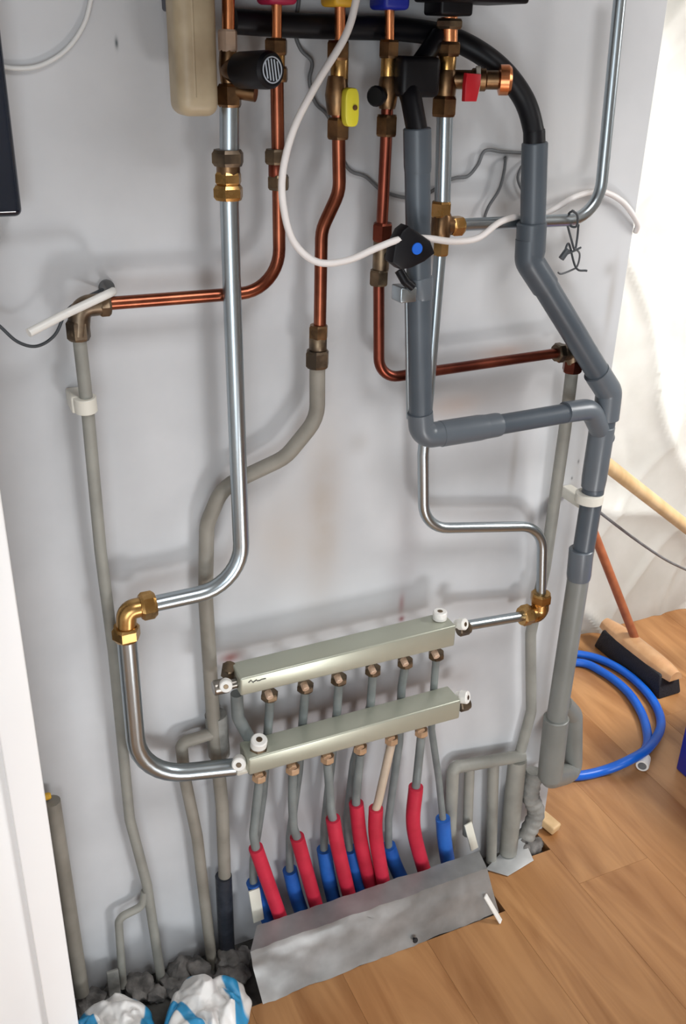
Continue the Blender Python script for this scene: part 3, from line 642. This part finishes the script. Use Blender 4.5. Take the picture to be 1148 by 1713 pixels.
# loose flat sheet at the right end
fp = [F(812, 1455, 0.002), F(838, 1428, 0.002), F(872, 1402, 0.002), F(884, 1420, 0.002), F(893, 1440, 0.002), F(850, 1466, 0.002)]
tag(poly_solid('sheet_offcut', fp, V((0, 0, 0.002)), 'sheet', None, 0.0006), 'small flat sheet metal offcut lying at the right end of the bent cover', 'offcut')
def bar(name, a_, b2, w_, h_, m, label, cat, up_=(0, 0, 1)):
    c_ = (a_+b2)/2; d_2 = (b2-a_); mm = axis_mtx(c_, d_2, up_)
    return tag(rbox(name, None, (w_, h_, d_2.length), m, None, min(w_, h_)*0.2, mtx=mm), label, cat)
bar('white_strip', F(812, 1498, 0.06), F(838, 1542, 0.003), 0.012, 0.004, 'white', 'thin white plastic strip leaning on the right end of metal cover', 'strip')
bar('tile_strip', P(425, 1488, 0.055), P(433, 1540, 0.06), 0.022, 0.004, 'cream', 'cream strip standing beside the leftmost red sleeve', 'strip', (0, 1, 0))
bar('tile_strip', P(783, 1378, 0.055), P(794, 1420, 0.06), 0.018, 0.004, 'cream', 'short cream strip standing below the grey pipe rack', 'strip', (0, 1, 0))
q0, q1 = F(896, 1358, 0.022), F(932, 1388, 0.013)
bar('timber_offcut', q0, q1, 0.03, 0.022, 'lightwood', 'small pale timber offcut on floor below the drain trap', 'offcut')

# ------------------------------------------------------------------ rubble in the open slot along the wall
k = 0
spots = [(150, 1668, .028), (185, 1645, .02), (232, 1640, .032), (262, 1655, .02), (300, 1612, .03), (330, 1618, .03), (388, 1600, .03), (405, 1590, .02), (400, 1622, .024), (285, 1640, .022), (372, 1632, .024), (345, 1645, .022), (315, 1640, .02)]
RL = ['flattish grey rubble lump nearest the white door', 'small grey rubble lump by the short branch pipe foot', 'large round grey rubble lump between the two left pipe feet', 'small dark rubble lump at the long grey pipe foot',
      'broad grey rubble lump behind the bag', 'grey rubble lump left of the second pipe foot', 'dark rubble lump at the foot of black taped pipe', 'small rubble lump in the corner by the cream strip', 'pale rubble lump against left end of the metal cover',
      'small rubble lump just behind the right bag', 'rubble lump in front of the taped pipe', 'rubble lump touching the right bag top', 'small rubble lump in the middle of the slot']
for (x, y, s), lb in zip(spots, RL):
    q = F(x, y, 0.0); q.y = max(min(q.y, -s*1.1), -0.13)
    o = lump('rubble_lump', V((q.x, q.y, s*0.35-0.02)), (s, s*0.85, s*0.75), 'rubble', None, 3, 0.55, 1.7, k*3.3, False, k)
    tag(o, lb, 'rubble', 'rubble in the floor slot'); k += 1
for (x, y, s, lb) in ((872, 1395, .022, 'dark rubble lump at the foot of the pipe rack'), (895, 1402, .016, 'small rubble lump by the timber offcut')):
    q = F(x, y, 0); o = lump('rubble_lump', V((q.x, min(q.y, -0.03), s*0.4-0.015)), (s, s, s*0.8), 'rubble', None, 3, 0.55, 1.7, k*3.3, False, k); tag(o, lb, 'rubble', 'rubble in the floor slot'); k += 1
# wall-side tile strip standing in the rubble
q = P(190, 1645, 0.04); bar('tile_strip', q+V((0, 0, -0.04)), q+V((0.001, 0.004, 0.03)), 0.022, 0.006, 'plaster', 'small grey slab standing in rubble left of the branch pipe foot', 'strip', (0, 1, 0))

# ------------------------------------------------------------------ white and blue plastic bags
def bag(cen, size, seed, rot, label):
    bm = bmesh.new(); nr, nt_ = 36, 96; top = []; bot = []
    def outline(t):
        c_ = V((math.cos(t), math.sin(t), seed)); return 1+0.22*noise.noise(c_*1.4)+0.10*noise.noise(c_*3.5)
    for i in range(nr+1):
        ra = i/nr; rt_, rb = [], []
        for k in range(nt_):
            t = 2*PI*k/nt_; o_ = outline(t); x, y = math.cos(t)*ra*o_, math.sin(t)*ra*o_
            q = V((x*1.5, y*1.5, seed*2)); w_ = q+0.45*V((noise.noise(q*1.2), noise.noise(q*1.2+V((5, 2, 1))), 0))
            fold = abs(noise.noise(w_*1.35)); pleat = abs(noise.noise(V((t*1.9, ra*0.8, seed+4))))
            h = (1-ra**2.6)**0.75*(0.62+1.0*min(fold, 0.45))+0.5*(pleat-0.2)*ra**3*(1-ra)*3+0.05*noise.noise(q*5)*(1-ra)
            rt_.append(V((x*size[0], y*size[1], size[2]*max(0.0, h)+0.10*size[2]*ra*noise.noise(V((t, 2, seed))))))
            rb.append(V((x*size[0], y*size[1], -size[2]*0.45*(1-ra**3)+0.10*size[2]*ra*noise.noise(V((t, 2, seed))))))
        top.append(rt_); bot.append(rb)
    T = [[bm.verts.new(v) for v in r_] for r_ in top[1:]]; B = [[bm.verts.new(v) for v in r_] for r_ in bot[1:-1]] + [T[-1]]
    tc_ = bm.verts.new(top[0][0]); bc_ = bm.verts.new(bot[0][0])
    for G, c_ in ((T, tc_), (B, bc_)):
        for k in range(nt_): bm.faces.new((c_, G[0][k], G[0][(k+1) % nt_]))
        for a_, b2 in zip(G, G[1:]):
            for k in range(nt_): bm.faces.new((a_[k], b2[k], b2[(k+1) % nt_], a_[(k+1) % nt_]))
    o = from_bm('plastic_bag', bm, 'bag', None, True, 70)
    o.location = cen; o.rotation_euler = (0, 0, rot)
    return tag(o, label, 'bag', 'plastic bags by the slot')
bag(V((0.132, -0.150, 0.03)), (0.076, 0.075, 0.055), 0.4, 0.3, 'crumpled white plastic bag with blue print, next to the white door')
bag(V((0.288, -0.182, 0.032)), (0.078, 0.082, 0.066), 2.9, 0.5, 'crumpled white plastic bag with blue print, nearer the metal cover')

# ------------------------------------------------------------------ left side things
pn = thing('wall_panel', P(40, 366, 0.05), 'glossy navy-black panel with rounded corner at the top left edge', 'panel')
e0 = P(38, 362, 0.05); rbox('glass_front', (e0.x-0.20, -0.045, e0.z+0.30), (0.40, 0.022, 0.60), 'black_gloss', pn, 0.009, seg=5)
rbox('back_plate', (e0.x-0.203, -0.018, e0.z+0.298), (0.395, 0.034, 0.60), 'white', pn, 0.003)
cable_lp = thing('white_cable', P(60, 113, 0.006), 'thin white cable loop lying on the wall at top left', 'cable')
cable('loop', [P(160, -40, 0.006), P(152, 0, 0.006), P(140, 42, 0.006), P(110, 84, 0.006), P(66, 110, 0.006), P(20, 114, 0.006), P(-20, 104, 0.006)], 0.0028, 'paint', cable_lp)
cs = thing('conduit_stub', P(178, 482, 0.0), 'black conduit mouth in the wall above the dull brass elbow', 'conduit')
q = P(178, 480, 0.0); rev('rim', q+V((0, -0.001, 0)), OUT, [(0, R(13, q)), (0.004, R(13, q)), (0.0045, R(11, q))], 'wire', cs, 24); rev('bore', q+V((0, -0.005, 0)), OUT, [(-0.001, R(11, q)), (0.0004, R(11, q))], 'black', cs, 24)
tag(tube('white_tube', [P(189, 487, 0.003), P(187, 489, 0.082), P(110, 525, 0.10), P(48, 557, 0.12)], 0.0055, 'white', None, 0.02, 12), 'short white tube end poking out of the conduit at left', 'tube')
tag(cable('black_wire', [P(-30, 520, 0.05), P(0, 546, 0.05), P(30, 572, 0.05), P(62, 579, 0.05), P(92, 560, 0.05), P(112, 520, 0.045), P(140, 500, 0.03), P(172, 484, 0.004)], 0.0022, 'darkwire', None), 'thin dark wire drooping from the conduit to the left edge', 'wire')
gp = thing('grey_pipe', P(150, 1640, 0.03), 'grey pipe stub with yellow cap half hidden behind the white door', 'pipe')
tube('tube', [P(86, 1340, 0.035), P(136, 1660, 0.035)], R(14, P(100, 1500, 0.03)), 'painted_warm', gp, 0)  # darker grey stands in for the shade behind the door
q = P(76, 1333, 0.035); rev('yellow_cap', q, X, [(-0.03, 0.004), (-0.028, 0.006), (0.006, 0.006), (0.009, 0.004)], 'amber', gp, 14)

# ------------------------------------------------------------------ cables
tag(cable('white_cable', [P(606, -60, 0.13), P(596, 0, 0.13), P(578, 60, 0.13), P(530, 140, 0.13), P(492, 215, 0.13), P(473, 290, 0.135), P(475, 350, 0.14), P(492, 405, 0.145), P(530, 438, 0.15), P(580, 436, 0.155), P(630, 415, 0.16), P(672, 400, 0.16), P(715, 399, 0.15), P(760, 404, 0.12), P(800, 398, 0.10), P(836, 372, 0.09), P(868, 362, 0.055), P(900, 362, 0.03), P(930, 348, 0.03), P(965, 328, 0.02), P(1005, 320, 0.015), P(1042, 338, 0.012), P(1066, 372, 0.008), P(1064, 388, 0.0)], 0.0048, 'cable', None, 8, 12), 'white cable looping from the boiler past the tap handle to the right board edge', 'cable')
tag(cable('grey_wire', [P(498, -30, 0.003), P(500, 0, 0.003), P(494, 50, 0.003), P(503, 82, 0.006), P(522, 104, 0.01), P(518, 135, 0.01), P(528, 172, 0.008), P(552, 200, 0.006), P(580, 278, 0.005), P(612, 296, 0.005), P(645, 322, 0.005), P(700, 330, 0.005), P(755, 300, 0.005), P(782, 295, 0.005), P(800, 275, 0.006), P(812, 252, 0.008), P(840, 254, 0.006), P(880, 256, 0.006)], 0.0026, 'wire', None), 'thin grey wire wandering down the wall behind the copper pipes', 'wire')
tag(cable('dark_wire', [P(846, 264, 0.0), P(846, 268, 0.008), P(843, 290, 0.01), P(835, 318, 0.01), P(818, 345, 0.01), P(811, 368, 0.01), P(818, 390, 0.01)], 0.0024, 'wire', None), 'short grey wire coming out of a hole left of the tall drain', 'wire')
tag(cable('dark_wire', [P(880, 268, 0.004), P(870, 285, 0.008), P(867, 300, 0.01), P(874, 318, 0.01), P(884, 330, 0.01)], 0.0024, 'wire', None), 'tiny wire loop peeking out beside the top of tall drain', 'wire')
ty = thing('wire_bundle', P(960, 400, 0.05), 'dark twisted wire bundle hanging from the slim steel pipe at right', 'wire')
cable('tie', [P(957, 352, 0.07), P(966, 360, 0.072), P(965, 378, 0.07), P(955, 378, 0.06), P(950, 366, 0.05), P(953, 356, 0.055), P(960, 353, 0.07)], 0.0018, 'darkwire', ty)
cable('strand', [P(950, 378, 0.05), P(956, 400, 0.05), P(962, 418, 0.045), P(966, 398, 0.045), P(968, 376, 0.05)], 0.0018, 'darkwire', ty)
cable('strand', [P(962, 415, 0.045), P(970, 425, 0.04), P(966, 445, 0.03), P(956, 452, 0.03), P(940, 458, 0.03), P(934, 456, 0.03)], 0.0016, 'wire', ty)
cable('strand', [P(972, 414, 0.045), P(960, 420, 0.045), P(946, 424, 0.045), P(952, 408, 0.045), P(964, 448, 0.035), P(982, 453, 0.035)], 0.0018, 'darkwire', ty)
rev('connector', P(944, 426, 0.045), D(P(944, 428, .045), P(954, 414, .045)), [(-0.008, 0.005), (0.010, 0.005)], 'darkwire', ty, 10)

# ------------------------------------------------------------------ passage on the right: dust sheet, broom, hose
bm = bmesh.new(); nx, nz = 200, 180; x0, x1 = 1.14, 3.4; rows = []
for i in range(nx+1):
    row = []
    for j in range(nz+1):
        x = x0+(x1-x0)*i/nx; z = 0.001+2.2*j/nz
        d = 0.010*math.sin((x*1.0+z*0.9)*13+2*noise.noise(V((x*2, z*2, 0)))) * (0.5+0.5*noise.noise(V((x*1.5, z*1.2, 7))))
        d += 0.02*noise.noise(V((x*2.2, z*1.6, 3)))
        rdg = 1-abs(noise.noise(V((x*2.1+z*1.3, z*0.9-x*0.4, 9.0)))); d += 0.03*rdg**14; r2_ = 1-abs(noise.noise(V((x*3.3-z*2.2, z*1.4+x*0.5, 19.0)))); d += 0.014*r2_**16
        row.append(bm.verts.new(V((x, 0.648-abs(d)-0.004, z))))
    rows.append(row)
for a_, b2 in zip(rows, rows[1:]):
    for j in range(nz): bm.faces.new((a_[j], a_[j+1], b2[j+1], b2[j]))
bmesh.ops.solidify(bm, geom=list(bm.faces), thickness=0.001)
tag(from_bm('dust_sheet', bm, 'white', None, True, 60), 'white dust sheet hanging over the far wall behind the broom', 'sheet')
br = thing('broom', F(1070, 1110), 'broom with reddish handle, varnished wooden head and black bristles beside the white sheet', 'broom')
ha, hb = F(1010, 1076), F(1122, 1166)
hc = (ha+hb)/2; hd_ = (hb-ha); L_ = hd_.length; yaw_ = math.atan2(hd_.y, hd_.x)
hx = V((0.028, 0, 0))
mtx = Matrix.Translation(hc+V((0.0, 0, 0.0))) @ Matrix.Rotation(yaw_, 4, 'Z')
bm = bmesh.new(); bmesh.ops.create_cube(bm, size=1.0)
for v in bm.verts:
    f_ = 1.0 if v.co.z < 0 else 0.86
    v.co = V((v.co.x*L_*f_*0.99+0, v.co.y*0.082*f_, 0.001+(v.co.z+0.5)*0.07))
bmesh.ops.bevel(bm, geom=list(bm.edges), offset=0.006, segments=2, profile=0.5, affect='EDGES'); bmesh.ops.transform(bm, matrix=mtx, verts=bm.verts)
from_bm('bristles', bm, 'bristle', br, True, 40)
bm = bmesh.new(); bmesh.ops.create_cube(bm, size=1.0)
bmesh.ops.subdivide_edges(bm, edges=list(bm.edges), cuts=6, use_grid_fill=True)
for v in bm.verts:
    x, y, z = v.co; 
    tp = 1-0.35*(abs(x)*2)**4
    zz = (z+0.5); hump = (1-(2*y)**2*0.35*zz)*(1-0.25*(2*abs(x))**3)
    v.co = V((x*(L_+0.01), y*0.07*tp*(1-0.25*zz), 0.062+zz*0.035*hump))
bmesh.ops.transform(bm, matrix=mtx, verts=bm.verts); from_bm('head', bm, 'broomwood', br, True, 50)
h0 = F(1062, 1066, 0.09); h1 = P(884, 610, -0.50); tube('handle', [h0, h1], 0.0125, 'redwood', br, 0, 16)
st0 = P(1004, 768, -0.115); st1 = F(1400, 1078, 0.012)
tag(tube('wooden_pole', [st0, st1], 0.0155, 'lightwood', None, 0, 16), 'pale wooden pole leaning across the white sheet at the right edge', 'pole')
tag(cable('brown_cable', [P(985, 842, -0.125), P(1010, 862, -0.15), P(1060, 900, -0.25), P(1110, 934, -0.33), P(1150, 954, -0.40), P(1230, 990, -0.5), F(1330, 1040, 0.004), F(1420, 1060, 0.004)], 0.0035, 'wire', None), 'thin grey-brown cable hanging in front of the white sheet', 'cable')
ho = thing('garden_hose', F(1060, 1268), 'blue hose coiled on the wood floor with white end coupling', 'hose')
zh = 0.0125
pts = [F(1076, 1268, zh), F(1084, 1236, zh), F(1074, 1194, zh), F(1048, 1155, zh), F(1008, 1124, zh), F(965, 1108, zh), V((1.48, 0.54, zh)), V((1.30, 0.46, zh)), V((1.23, 0.28, zh)), V((1.26, 0.15, zh)), F(962, 1298, zh), F(1010, 1289, zh), F(1052, 1272, zh*3.0), F(1086, 1250, zh*2.6), F(1106, 1214, zh), F(1094, 1174, zh), F(1058, 1134, zh), F(1012, 1106, zh), F(965, 1094, zh), V((1.55, 0.60, zh)), V((1.40, 0.57, zh))]
cable('hose_body', pts, 0.0122, 'hose', ho, 10, 14)
q = F(1077, 1272, 0.017); rev('coupling', q, D(pts[1], pts[0])+V((0, 0, 0.0)), [(-0.012, 0.013), (-0.01, 0.0165), (0.022, 0.0165), (0.024, 0.0155)], 'white', ho, 20)
rev('coupling_seal', q, D(pts[1], pts[0]), [(0.024, 0.011), (0.0246, 0.0105)], 'wire', ho, 16)
bx_ = thing('blue_box', V((1.78, -0.16, 0)), 'dark blue box on the floor at the right edge', 'box')
c0 = F(1130, 1286)
rbox('body', (c0.x+0.18, c0.y-0.20, 0.15), (0.36, 0.40, 0.30), 'blue_plastic', bx_, 0.006)
rbox('lid', (c0.x+0.18, c0.y-0.20, 0.31), (0.37, 0.41, 0.02), 'blue_plastic', bx_, 0.004)
